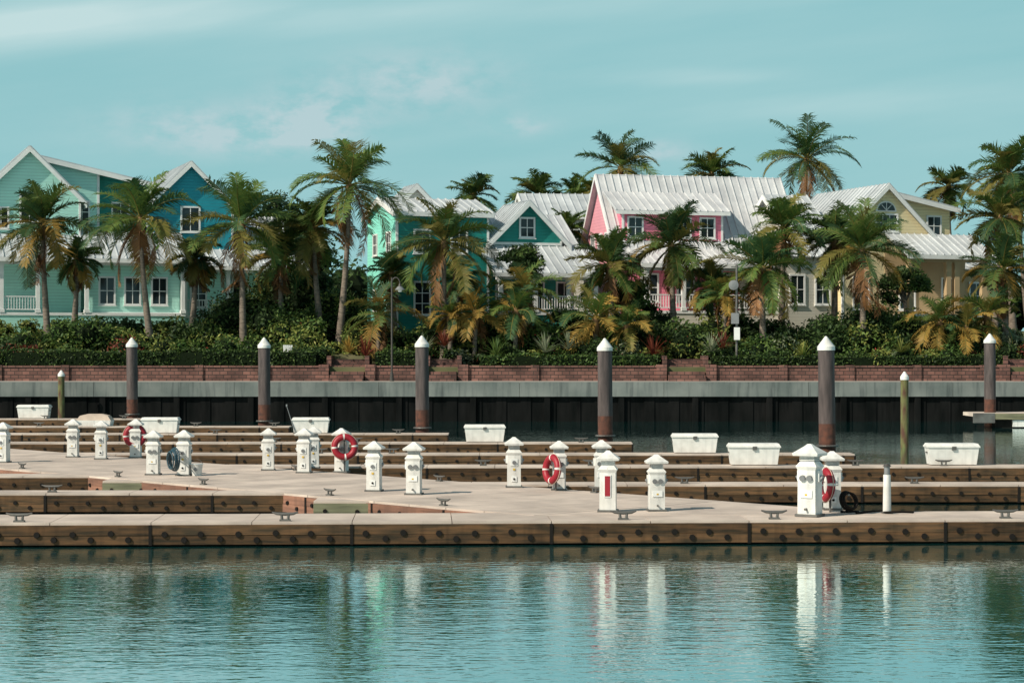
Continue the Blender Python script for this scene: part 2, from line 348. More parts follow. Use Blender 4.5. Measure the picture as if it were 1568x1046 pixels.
# ------------------------------------------------------------------ pedestals
def pedestal(name,var=0):
    b=MB()
    b.box(-0.19,0.19,-0.17,0.17,0,0.04,'steel')
    b.frus(0,0,0.04,0.74,0.155,0.14,0.15,0.135,'white')
    b.frus(0,0,0.74,0.80,0.15,0.135,0.18,0.16,'white')
    b.frus(0,0,0.80,0.88,0.18,0.16,0.12,0.11,'white')
    b.box(-0.115,0.115,-0.105,0.105,0.88,0.97,'outlet' if var!=2 else 'white')
    for z in (0.895,0.92,0.945): b.box(-0.13,0.13,-0.12,0.12,z,z+0.012,'white')
    b.frus(0,0,0.97,1.01,0.21,0.195,0.22,0.205,'white')
    b.frus(0,0,1.01,1.12,0.22,0.205,0.07,0.06,'white')
    b.frus(0,0,1.12,1.155,0.07,0.06,0.03,0.03,'white')
    if var!=2:
        for sx in (-1,1):
            b.box(min(sx*0.145,sx*0.19),max(sx*0.145,sx*0.19),-0.07,0.07,0.56,0.735,'white')
            b.cyl((sx*0.16,0,0.63),(sx*0.215,0,0.60),0.045,0.05,'outlet',8)
    if var==0:
        b.box(-0.08,0.08,-0.152,-0.13,0.50,0.66,'trim'); b.cyl((0,-0.15,0.58),(0,-0.18,0.575),0.045,0.045,'outlet',10)
        b.box(-0.025,0.025,-0.153,-0.13,0.40,0.44,'yellow'); b.box(-0.06,0.06,-0.157,-0.13,0.14,0.26,'trim'); b.cyl((0,-0.15,0.2),(0,-0.175,0.2),0.025,0.025,'bolt',8)
    elif var==1:
        b.cyl((-0.06,-0.13,0.62),(-0.06,-0.18,0.61),0.045,0.05,'outlet',10); b.cyl((0.06,-0.13,0.62),(0.06,-0.18,0.61),0.045,0.05,'outlet',10)
        b.box(-0.1,0.1,-0.156,-0.13,0.30,0.42,'trim'); b.box(-0.02,0.02,-0.16,-0.15,0.335,0.365,'yellow')
        b.cyl((0,-0.13,0.12),(0,-0.20,0.12),0.02,0.02,'steel',8)
    elif var==2:
        b.box(-0.05,0.05,-0.160,-0.13,0.30,0.68,'red'); b.box(-0.065,0.065,-0.153,-0.13,0.28,0.70,'trim')
        b.add([(0-0.03,-0.151,0.78),(0.03,-0.151,0.78),(0,-0.151,0.83)],[(0,1,2)],'bolt')
    return b.build(name)
P0=pedestal('dock_power_pedestal',0); P1=pedestal('dock_power_pedestal',1); P2=pedestal('fire_extinguisher_cabinet',2)
peds=[(5,708,0),(112,700,1),(155,703,0),(208,701,1),(235,727,1),(282,728,0),(411,720,0),(466,724,0),(480,722,0),(523,723,1),(573,752,0),(634,757,1),(787,746,0),(856,750,1),(921,750,1),(931,783,2),(1005,782,1),(1240,790,1),(1274,780,0)]
for px,py,v in peds:
    d=DD(py); s=1.02+R.uniform(-.02,.03)
    if px==1240: s=1.24
    if v==2: s=1.08
    ob=(P0,P1,P2)[v]; nm='fire_extinguisher_cabinet' if v==2 else 'dock_power_pedestal'
    if px==480: d+=1.6
    put(ob,nm,(LX(px,d),d,DECK),(math.radians(R.uniform(-12,6)) if px<1200 or px==1274 else math.radians(-32)),s)
# lifebuoys
for px,py,nr,d in ((207,667,(0.15,-1,0.05),61.0),(528,684,(0.12,-1,0.05),53.6),(845,718,(-0.85,-0.5,0.1),46.7),(1263,742,(-0.95,-0.30,0.05),40.6)):
    b=MB(); c=(LX(px,d),d-0.05,HZ(py,d))
    b.torus(c,nr,0.27,0.085,lambda i,n:'white' if (i%10)==0 else 'red',n=40)
    b.torus((c[0]-0.0,c[1],c[2]),nr,0.362,0.009,lambda i,n:'beige',24,5)
    q=Vector(nr).normalized(); cc=Vector(c)-q*0.11
    b.cyl(cc+Vector((0,0,0.25)),cc-Vector((0,0,cc.z-DECK)),0.025,0.025,'steel',8)
    b.cyl(cc+Vector((0,0,0.2)),Vector(c)+Vector((0,0,0.2)),0.02,0.02,'steel',8)
    b.build('lifebuoy')
# hose reels / coils
def coil(px,py,rad,d,nr,k,turns=5):
    b=MB(); 
    for i in range(turns):
        c=(LX(px,d)+R.uniform(-.015,.015)+0.02*i*nr[0],d-0.03*i,HZ(py,d)+R.uniform(-.02,.02))
        b.torus(c,(nr[0]+R.uniform(-.1,.1),nr[1],nr[2]+R.uniform(-.1,.1)),rad*(1-0.05*i),0.02,lambda i,n:k,24,6)
    b.cyl((LX(px,d)+0.0,d+0.1,HZ(py,d)+rad*0.6),(LX(px,d),d-0.15,HZ(py,d)+rad*0.6),0.02,0.02,'steel',8)
    b.build('coiled_hose')
coil(268,704,0.30,52.2,(-0.85,-0.5,0),'blue',6); coil(1298,766,0.2,40.2,(0.5,-0.8,0.3),'bolt',5)
# hose on deck
b=MB(); pts=[];r=[]
for i in range(60):
    t=i/59; pts.append((LX(1285,40.6)+t*1.3+0.15*math.sin(t*14),40.3+0.16*math.cos(t*11),DECK+0.02+0.02*math.sin(t*9)**2)); r.append(0.022)
b.tube(pts,r,'bolt',6); b.build('deck_hose')
# bucket
d=DD(728); b=MB(); b.cyl((0,0,0),(0,0,0.3),0.13,0.17,'white',16); b.torus((0,0,0.3),(0,0.001,1),0.17,0.012,lambda i,n:'trim',20,6); b.tube([(-0.17,0,0.3),(-0.1,0,0.4),(0,0,0.43),(0.1,0,0.4),(0.17,0,0.3)],[0.006]*5,'steel',6); b.cyl((0,-0.15,0.17),(0,-0.165,0.17),0.05,0.05,'outlet',10)
b.build('bucket',loc=(LX(301,d),d,DECK))
# slim light post
d=40.3; b=MB(); b.box(-0.1,0.1,-0.1,0.1,0,0.03,'steel'); b.cyl((0,0,0.03),(0,0,0.78),0.085,0.075,'white',14); b.cyl((0,0,0.78),(0,0,0.95),0.06,0.06,'outlet',12); b.cyl((0,0,0.95),(0,0,1.0),0.09,0.05,'lampm',12)
b.build('dock_light_post',loc=(LX(1358,d),d,DECK))

# dock boxes
def dbox():
    b=MB()
    b.frus(0,0,0.02,0.50,0.66,0.28,0.72,0.33,'white'); b.box(-0.60,0.60,-0.24,0.24,0,0.02,'steel')
    b.frus(0,0,0.505,0.55,0.75,0.36,0.75,0.36,'white'); b.frus(0,0,0.55,0.62,0.74,0.35,0.70,0.29,'white')
    b.box(-0.06,0.06,-0.38,-0.33,0.44,0.54,'steel')
    for x in (-0.45,0.45): b.box(x-0.04,x+0.04,0.34,0.38,0.46,0.56,'steel')
    for x in (-0.735,0.70): b.box(x,x+0.035,-0.08,0.08,0.34,0.38,'steel')
    return b.build('dock_box')
DB=dbox()
for px,py,d in ((50,647,96.0),(244,668,79.0),(475,670,78.9),(742,678,71.3),(1065,695,63.7),(1156,714,57.0),(1461,713,57.0)):
    put(DB,'dock_box',(LX(px,d),d+0.35,DECK),R.uniform(-.05,.05),1.0 if px>60 else 1.05)
b=MB(); b.frus(0,0,0,0.25,0.7,0.4,0.75,0.42,'white'); b.frus(0,0,0.25,0.45,0.75,0.42,0.6,0.3,'beige'); b.frus(0,0,0.45,0.52,0.6,0.3,0.3,0.15,'beige')
b.build('covered_dock_box',loc=(LX(143,86.4),86.8,DECK))

# pilings
def piling(name,px,pyt,d,r,zb,capc='white',mat='pile',rust=True):
    b=MB(); zt=HZ(pyt,d); ch=0.36 if r>0.2 else 0.22
    b.cyl((0,0,-1.5),(0,0,DECK+0.9),r*1.02,r,'pileb' if rust else mat,18)
    b.cyl((0,0,DECK+0.9),(0,0,zt-ch-0.06),r,r*0.98,mat,18)
    b.cyl((0,0,zt-ch-0.1),(0,0,zt-ch+0.02),r*1.07,r*1.07,capc,18); b.cyl((0,0,zt-ch+0.02),(0,0,zt),r*1.07,0.03,capc,18)
    if rust:
        b.torus((0,0,DECK+0.18),(0,0.001,1),r+0.06,0.04,lambda i,n:'steel',20,6)
    o=b.build(name,loc=(LX(px,d),d,0)); o.rotation_euler=(R.uniform(-.008,.008),R.uniform(-.008,.008),R.uniform(0,3))
for px,py,d in ((203,517,96.6),(405,517,87.3),(647,514,79.7),(927,518,72.3),(1267,515,64.7)):
    piling('mooring_piling',px,py,d+0.3,0.27,0)
piling('mooring_piling',1516,511,97.5,0.28,0)
piling('channel_piling',94,567,103.6,0.17,0,mat='gpile',rust=False)
piling('channel_piling',1385,569,77.0,0.155,0,mat='gpile',rust=False)
# small right float
b=MB(); x0=LX(1486,97);
b.box(x0,x0+12,96.3,98.6,0.55,0.72,'deck'); b.box(x0+1.1,x0+12,96.5,98.5,-0.2,0.55,'float'); b.box(x0-0.05,x0+1.0,96.2,96.29,0.25,0.72,'steel'); b.box(x0+1.02,x0+12,96.2,96.29,0.42,0.7,'walerg')
for i in range(5): b.box(x0+1.9+i*2.3,x0+3.2+i*2.3,96.3,96.49,0.06,0.38,'white')
b.build('floating_platform')
b=MB(); b.cyl((0,0,0),(-0.35,0,1.1),0.02,0.012,'outlet',6); b.frus(-0.35,0,1.05,1.15,0.02,0.02,0.03,0.02,'outlet'); b.frus(0,0,0,0.04,0.1,0.1,0.05,0.05,'steel'); b.build('whip_antenna',loc=(LX(452,78.8),78.9,DECK))

# ------------------------------------------------------------------ lamps on promenade
b=MB(); H=HZ(425,109)-2.06
b.cyl((0,0,0),(0,0,0.5),0.12,0.09,'lampm',10); b.cyl((0,0,0.5),(0,0,H),0.055,0.045,'lampm',10)
pts=[(0.0,0,H-0.6)]+[(0.22-0.22*math.cos(a),0,H-0.35+0.35*math.sin(a)) for a in [i*math.pi/8 for i in range(9)]]
b.tube(pts,[0.03]*len(pts),'lampm',8)
b.cyl((0.44,0,H-0.35),(0.44,0,H-0.5),0.06,0.1,'lampm',12); b.cyl((0.44,0,H-0.5),(0.44,0,H-0.68),0.12,0.28,'outlet',16); b.cyl((0.44,0,H-0.68),(0.44,0,H-0.8),0.13,0.08,'trim',12)
b.build('street_lamp',loc=(LX(600,109),109,2.06))
b=MB(); H=HZ(405,112)-2.9
b.cyl((0,0,0),(0,0,H),0.075,0.06,'steel',10); b.cyl((0,0,H),(0,0,H+0.5),0.01,0.01,'steel',6); b.box(-0.3,0.12,-0.05,0.05,H-0.16,H-0.1,'steel')
b.cyl((-0.2,-0.05,H-1.15),(-0.2,-0.3,H-1.15),0.2,0.28,'outlet',16); b.cyl((-0.2,-0.3,H-1.15),(-0.2,-0.34,H-1.15),0.28,0.1,'outlet',16); b.cyl((-0.2,0,H-1.15),(0,0,H-1.15),0.03,0.03,'steel',8)
b.box(-0.32,0.1,-0.22,-0.08,H-3.3,H-2.7,'outlet'); b.box(-0.16,0.16,-0.2,-0.08,H-4.2,H-3.5,'trim')
b.build('camera_pole',loc=(LX(1128,111.2),111.2,2.85))
# garden chair
b=MB()
for x in (-0.3,0.3):
    b.box(x-0.03,x+0.03,-0.3,-0.24,0,0.6,'trim'); b.box(x-0.03,x+0.03,0.24,0.3,0,0.6,'trim'); b.box(x-0.05,x+0.05,-0.33,0.35,0.6,0.64,'trim')
for i in range(5): b.box(-0.27,0.27,-0.27+i*0.11,-0.18+i*0.11,0.36-i*0.01,0.39-i*0.01,'trim')
for i in range(5): b.obox((-0.26+i*0.108,0.27,0.35),(1,0,0),(0,0.25,0.97),(0,1,0),(0,0.09),(0,0.72),(0,0.03),'trim')
b.build('garden_chair',loc=(LX(443,111.8),111.8,3.0),rz=0.3)

# ------------------------------------------------------------------ houses
def roofplane(b,a,bb,c,d,k='roof',seam=0.5,th=0.1):
    a,bb,c,d=[Vector(p) for p in (a,bb,c,d)]
    n=(bb-a).cross(d-a).normalized()
    if n.z<0:n=-n
    L=max((bb-a).length,(c-d).length); m=max(1,int(L/seam))
    # separate standing-seam panels, each a slab of its own, so tone varies panel to panel
    for i in range(m):
        t0=i/m; t1=(i+1)/m
        vs=[a.lerp(bb,t0),a.lerp(bb,t1),d.lerp(c,t1),d.lerp(c,t0)]
        lo=[p-n*th for p in vs]
        b.add(vs+lo,[(0,1,2,3),(7,6,5,4),(0,4,5,1),(2,6,7,3)]+([(3,7,4,0)] if i==0 else [])+([(1,5,6,2)] if i==m-1 else []),k)
    for i in range(m+1):
        t=0.004+0.992*i/m; p=a.lerp(bb,t); q=d.lerp(c,t); w=(bb-a).normalized()*0.025
        if (q-p).length<0.2: continue
        b.add([p-w,p+w,q+w,q-w,p-w+n*0.07,p+w+n*0.07,q+w+n*0.07,q-w+n*0.07],[(4,5,6,7),(0,1,5,4),(1,2,6,5),(2,3,7,6),(3,0,4,7)],k)
def window(b,o,ux,nr,w,h,cols=2,rows=2):
    """o = lower centre on wall"""
    o=Vector(o);ux=Vector(ux);nr=Vector(nr);uz=Vector((0,0,1))
    t=0.11
    b.obox(o,ux,nr,uz,(-w/2,w/2),(0.0,0.03),(0,h),'glass')
    for a,c in (((-w/2-t,-w/2),(-t,h+t)),((w/2,w/2+t),(-t,h+t)),((-w/2,w/2),(-t,0)),((-w/2,w/2),(h,h+t))):
        b.obox(o,ux,nr,uz,a,(0,0.08),c,'trim')
    for i in range(1,cols): x=-w/2+w*i/cols; b.obox(o,ux,nr,uz,(x-0.022,x+0.022),(0.03,0.055),(0,h),'trim')
    for i in range(1,rows): z=h*i/rows; b.obox(o,ux,nr,uz,(-w/2,w/2),(0.03,0.06),(z-0.025,z+0.025),'trim')
    b.obox(o,ux,nr,uz,(-w/2-t-0.05,w/2+t+0.05),(0,0.13),(-t-0.06,-t-0.002),'trim')
def gable_y(w,r,t,x0,x1,y0,y1,z0,he,hr,wm,ov=0.4,rk='roof',trim=True):
    xm=(x0+x1)/2; sl=(hr-he)/((x1-x0)/2)
    w.extr([(x0,z0),(x1,z0),(x1,he),(xm,hr),(x0,he)],y0,y1,wm)
    e=0.14
    roofplane(r,(x0-ov,y0-ov,he-ov*sl+e),(x0-ov,y1+ov,he-ov*sl+e),(xm,y1+ov,hr+e),(xm,y0-ov,hr+e),rk)
    roofplane(r,(x1+ov,y0-ov,he-ov*sl+e),(x1+ov,y1+ov,he-ov*sl+e),(xm,y1+ov,hr+e),(xm,y0-ov,hr+e),rk)
    for sx,xe in ((-1,x0-ov),(1,x1+ov)):
        ze=he-ov*sl
        t.extr([(xe,ze+e-0.02),(xm,hr+e-0.02),(xm,hr-0.22),(xe,ze-0.22+e*0.3)],y0-ov-0.05,y0-ov-0.003,'trim')
        t.box(min(xe,xe+sx*0.04),max(xe,xe+sx*0.04),y0-ov,y1+ov,ze-0.16,ze+e+0.02,'trim')
    for xx in (x0,x1): t.box(xx-0.07,xx+0.07,y0-0.03,y0+0.1,z0,he-0.05,'trim')
def gable_x(w,r,t,x0,x1,y0,y1,z0,he,hr,wm,ov=0.4,rk='roof',ym=None):
    ym=(y0+y1)/2 if ym is None else ym; sl=(hr-he)/(ym-y0); slb=(hr-he)/(y1-ym); e=0.14
    w.extx([(y0,z0),(y1,z0),(y1,he),(ym,hr),(y0,he)],x0,x1,wm)
    roofplane(r,(x0-ov,y0-ov,he-ov*sl+e),(x1+ov,y0-ov,he-ov*sl+e),(x1+ov,ym,hr+e),(x0-ov,ym,hr+e),rk)
    roofplane(r,(x0-ov,y1+ov,he-ov*slb+e),(x1+ov,y1+ov,he-ov*slb+e),(x1+ov,ym,hr+e),(x0-ov,ym,hr+e),rk)
    for xs,sg in ((x0-ov,-1),(x1+ov,1)):
        a,c=sorted((xs+sg*0.003,xs+sg*0.05))
        t.extx([(y0-ov,he-ov*sl+e-0.02),(ym,hr+e-0.02),(ym,hr-0.2),(y0-ov,he-ov*sl-0.18)],a,c,'trim')
        t.extx([(y1+ov,he-ov*slb+e-0.02),(ym,hr+e-0.02),(ym,hr-0.2),(y1+ov,he-ov*slb-0.18)],a,c,'trim')
    t.box(x0-ov,x1+ov,y0-ov-0.05,y0-ov-0.003,he-ov*sl-0.14,he-ov*sl+e-0.01,'trim')
    for xx in (x0,x1): t.box(xx-0.07,xx+0.07,y0-0.03,y0+0.1,z0,he-0.05,'trim')
def porch(p,r,x0,x1,y0,y1,zf,zl,zh,posts,rail=True,k='roof',pk='trim',zb=-1.5,pw=0.12,base='pale'):
    """porch from y0 (front) to y1 (wall)."""
    roofplane(r,(x0-0.3,y0-0.35,zl),(x1+0.3,y0-0.35,zl),(x1+0.3,y1,zh),(x0-0.3,y1,zh),k)
    p.box(x0-0.3,x1+0.3,y0-0.40,y0-0.353,zl-0.26,zl-0.01,'trim')
    p.box(x0,x1,y0,y0+0.15,zl-0.42,zl-0.14,pk)
    p.box(x0,x1,y0,y1-0.01,zf-0.18,zf,'trim'); p.box(x0+0.05,x1-0.05,y0+0.06,y1-0.02,zb,zf-0.19,base)
    for x in posts:
        p.box(x-pw,x+pw,y0+0.0,y0+2*pw,zf,zl-0.42,pk); p.box(x-pw-0.05,x+pw+0.05,y0-0.04,y0+2*pw+0.04,zf,zf+0.2,pk); p.box(x-pw-0.04,x+pw+0.04,y0-0.03,y0+2*pw+0.03,zl-0.55,zl-0.43,pk)
    if rail:
        for a,c in zip(posts[:-1],posts[1:]):
            if c-a>3.6: continue
            if rail is not True and a>rail: continue
            for z in (0.15,0.95): p.box(a+pw,c-pw,y0+0.05,y0+0.12,zf+z,zf+z+0.07,'trim')
            x=a+pw+0.1
            while x<c-pw-0.05: p.box(x,x+0.045,y0+0.065,y0+0.105,zf+0.22,zf+0.95,'trim'); x+=0.17
def finish(name,X,Y,Z,rz,parts):
    e=empty(name,(X,Y,Z),rz)
    for n,mb in parts.items():
        if mb.f: mb.build(n,parent=e)
    return e
ROT=math.radians(20); FX=(1,0,0); FN=(0,-1,0); LU=(0,-1,0); LN=(-1,0,0)
def P4(): return MB(),MB(),MB(),MB(),MB()

# H1 mint house far left
w,r,t,g,p=P4(); d=125
gable_y(w,r,t,0,6.3,0,9,-0.5,8.4,11.5,'mint')
w.extr([(3.9,-0.5),(7.6,-0.5),(7.6,10.2),(3.9,11.0)],1.2,8.5,'mint'); w.extr([(7.65,-0.5),(10.6,-0.5),(10.6,9.6),(7.65,10.2)],2.0,8.5,'green'); t.box(7.56,7.72,1.16,1.3,4,10.1,'trim')
roofplane(r,(11.1,0.7,9.6),(11.1,9,9.6),(3.6,9,11.2),(3.6,0.7,11.2))
t.extr([(3.6,11.17),(11.1,9.57),(11.1,9.3),(3.6,10.9)],0.64,0.697,'trim')
w.box(-4,9.6,0.6,8,-0.5,5.2,'mint'); w.box(9.61,12.6,0.6,8,-0.5,4.0,'mint'); w.box(10.7,12.4,2.5,8,5.2,7.4,'green')
window(g,(3.15,-0.003,6.9),FX,FN,1.0,1.7); window(g,(1.4,-0.003,6.5),FX,FN,0.8,1.2); window(g,(6.6,1.197,7.0),FX,FN,0.8,1.3); window(g,(9.2,1.997,7.0),FX,FN,1.0,1.3)
porch(p,r,-4,12.6,-2.6,0.55,1.1,4.5,6.4,[-3.8,-1,1.2,3.4,6.4,12.45],rail=2.0,base='mint')
w.box(6.6,12.3,-2.2,0.597,-0.5,4.3,'mint')
for x in (7.7,9.3,11.0): window(g,(x,-2.203,1.7),FX,FN,0.85,1.6)
for x in (-2.4,0.2,2.4,4.9): window(g,(x,0.597,1.9),FX,FN,1.0,1.6)
t.box(6.6,12.3,-2.23,-2.203,1.0,1.15,'trim')
finish('mint_house',LX(-34,d),d,5,ROT,{'walls':w,'roof':r,'trim':t,'windows':g,'porch':p})

# H2 teal house
w,r,t,g,p=P4(); d=130
gable_y(w,r,t,0,5.6,0,11,-0.5,8.2,11.0,'teal')
window(g,(2.8,-0.003,6.6),FX,FN,1.1,1.5)
w.box(-1,10,0.5,9,-0.5,4.6,'mint'); gable_x(w,r,t,5.7,9.5,1.5,8,4.9,6.2,7.8,'teal')
window(g,(7.6,1.497,5.0),FX,FN,1.1,1.0)
porch(p,r,-1,10,-2.6,0.45,1.0,4.2,5.6,[-0.8,2.0,4.8,7.5,9.8],rail=5.5,base='mint')
w.box(-0.6,4.7,-2.2,0.497,-0.5,4.0,'mint')
for x in (0.7,2.9): window(g,(x,-2.203,1.6),FX,FN,0.9,1.6)
for x in (6.2,8.6): window(g,(x,0.497,1.7),FX,FN,1.0,1.6)
finish('teal_house',LX(226,d),d,5,ROT,{'walls':w,'roof':r,'trim':t,'windows':g,'porch':p})

# H3 aqua + green house: sunlit left face and shaded front put into the colours
w,r,t,g,p=P4(); d=122
gable_x(w,r,t,0,5.9,0,6.6,-0.5,7.2,8.2,'green',ov=0.3)
w.box(-0.025,-0.003,0.02,6.55,-0.4,7.15,'aqua')
w.extx([(0.1,7.17),(3.3,8.12),(6.5,7.17)],-0.025,-0.003,'aqua')
for z in (1.3,4.8):
    for y in (1.6,4.6): window(g,(-0.025,y,z),LU,LN,0.8,1.2)
window(g,(1.6,-0.003,4.8),FX,FN,0.9,1.3); window(g,(4.0,-0.003,4.8),FX,FN,0.9,1.3); window(g,(1.6,-0.003,1.0),FX,FN,0.9,1.9,2,3); window(g,(3.6,-0.003,1.2),FX,FN,0.9,1.5)
gable_x(w,r,t,6.0,11.9,0.8,7,-0.5,5.3,7.4,'green')
gable_y(w,r,t,6.3,10.9,0.3,4,4.6,5.7,8.0,'green',ov=0.5)
window(g,(8.6,0.297,5.9),FX,FN,0.85,1.1)
t.box(6.3,10.9,0.24,0.297,5.35,5.52,'trim')
porch(p,r,5.6,12.4,-2.4,0.25,1.1,3.5,5.3,[5.9,8.2,10.4,12.2],base='green')
for x in (7.2,9.4,11.3): window(g,(x,0.797,1.3),FX,FN,0.9,1.7)
gable_y(w,r,t,1.6,3.2,3.8,6.0,7.3,8.35,9.15,'pale',ov=0.2)
finish('aqua_green_house',LX(608,d),d,5,ROT,{'walls':w,'roof':r,'trim':t,'windows':g,'porch':p})

# distant roof pieces between H3 and H4
w,r,t,g,p=P4(); d=140
gable_x(w,r,t,0,5.0,0,7,-0.5,8.3,9.9,'pale'); window(g,(1.3,-0.003,6),FX,FN,0.9,1.2); window(g,(3.6,-0.003,6),FX,FN,0.9,1.2)
finish('white_roof_house',LX(812,d),d,5,math.radians(8),{'walls':w,'roof':r,'trim':t,'windows':g})

# H4 pink house
w,r,t,g,p=P4(); d=125; RT=math.radians(14)
gable_x(w,r,t,0,12.0,0,8,-0.5,5.0,10.0,'pink',rk='roofpink')
w.extx([(0.1,-0.4),(7.9,-0.4),(7.9,4.95),(4,9.85),(0.1,4.95)],-0.03,-0.003,'pinklit')
w.extx([(0.45,5.5),(3.2,8.4),(0.45,7.55)],0.4,7.0,'pink'); w.box(0.4,7.0,0.44,1.0,5.3,7.5,'pink')
roofplane(r,(-0.2,0.0,7.55),(7.4,0.0,7.55),(7.4,3.0,8.95),(-0.2,3.0,8.95),'roofpink')
t.box(-0.2,7.4,-0.05,-0.003,7.3,7.52,'trim')
for x in (1.2,4.4,6.0): window(g,(x,0.437,5.95),FX,FN,0.85,1.15)
for xx in (0.4,7.0): t.box(xx-0.07,xx+0.07,0.41,0.5,5.3,7.35,'trim')
for y in (2.4,4.0,5.6): window(g,(-0.03,y,5.0),LU,LN,0.7,1.2)
for y in (2,6): window(g,(-0.03,y,1.5),LU,LN,0.9,1.6)
porch(p,r,0.8,12.4,-2.6,-0.05,1.2,4.1,5.15,[1.0,3.4,5.8,8.0,10.2,12.2],k='roofpink',base='pale')
for x in (2,4.4,6.8): window(g,(x,-0.003,1.9),FX,FN,1.0,1.6)
w.box(8.0,12.0,-0.02,-0.003,-0.4,4.8,'pale')
for x in (9.2,11.2): window(g,(x,-0.02,1.9),FX,FN,1.0,1.6)
finish('pink_house',LX(948,d),d,5,RT,{'walls':w,'roof':r,'trim':t,'windows':g,'porch':p})

# H5 cream house
w,r,t,g,p=P4(); d=125
gable_y(w,r,t,0.3,6.5,0,8.5,-0.5,6.2,9.15,'cream')
window(g,(3.4,-0.003,6.35),FX,FN,1.5,0.95,3,2)
n=12
arc=[(3.4+0.62*math.cos(math.pi*i/n),7.60+0.5*math.sin(math.pi*i/n)) for i in range(n+1)]
arc2=[(3.4+0.75*math.cos(math.pi*i/n),7.52+0.68*math.sin(math.pi*i/n)) for i in range(n+1)]
t.extr(arc2,-0.06,-0.003,'trim'); g.extr(arc,-0.075,-0.062,'glass')
for a in (45,90,135): g.obox((3.4,-0.076,7.60),(math.cos(math.radians(a)),0,math.sin(math.radians(a))),(0,-1,0),(-math.sin(math.radians(a)),0,math.cos(math.radians(a))),(0,0.5),(0,0.02),(-0.02,0.02),'trim')
w.extr([(4.3,-0.5),(8.9,-0.5),(8.9,7.85),(4.3,8.75)],1.3,8,'cream')
roofplane(r,(9.4,0.8,7.9),(9.4,8.5,7.9),(4.0,8.5,8.95),(4.0,0.8,8.95))
t.extr([(4.0,8.92),(9.4,7.87),(9.4,7.6),(4.0,8.65)],0.74,0.797,'trim')
window(g,(7.7,1.297,6.2),FX,FN,0.9,1.15)
gable_x(w,r,t,-2.2,0.2,2.5,8,-0.5,6.6,8.7,'pale')
w.box(-3.5,0.25,0.6,2.4,-0.5,4.5,'pale')
for x in (-2.6,-0.8): window(g,(x,0.597,1.7),FX,FN,0.9,1.7)
roofplane(r,(-3.8,0.2,4.6),(0.2,0.2,4.6),(0.2,2.6,6.3),(-3.8,2.6,6.3))
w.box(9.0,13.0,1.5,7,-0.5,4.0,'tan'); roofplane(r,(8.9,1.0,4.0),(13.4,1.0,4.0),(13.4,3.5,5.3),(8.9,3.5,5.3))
window(g,(11,1.497,1.5),FX,FN,0.9,1.6)
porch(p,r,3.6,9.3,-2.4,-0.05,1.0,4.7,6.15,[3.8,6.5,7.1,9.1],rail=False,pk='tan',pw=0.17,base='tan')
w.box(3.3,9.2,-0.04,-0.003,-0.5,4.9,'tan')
for x in (1.6,): window(g,(x,-0.003,1.4),FX,FN,1.0,1.9)
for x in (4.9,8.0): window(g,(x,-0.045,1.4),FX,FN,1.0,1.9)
finish('cream_house',LX(1284,d),d,5,ROT,{'walls':w,'roof':r,'trim':t,'windows':g,'porch':p})

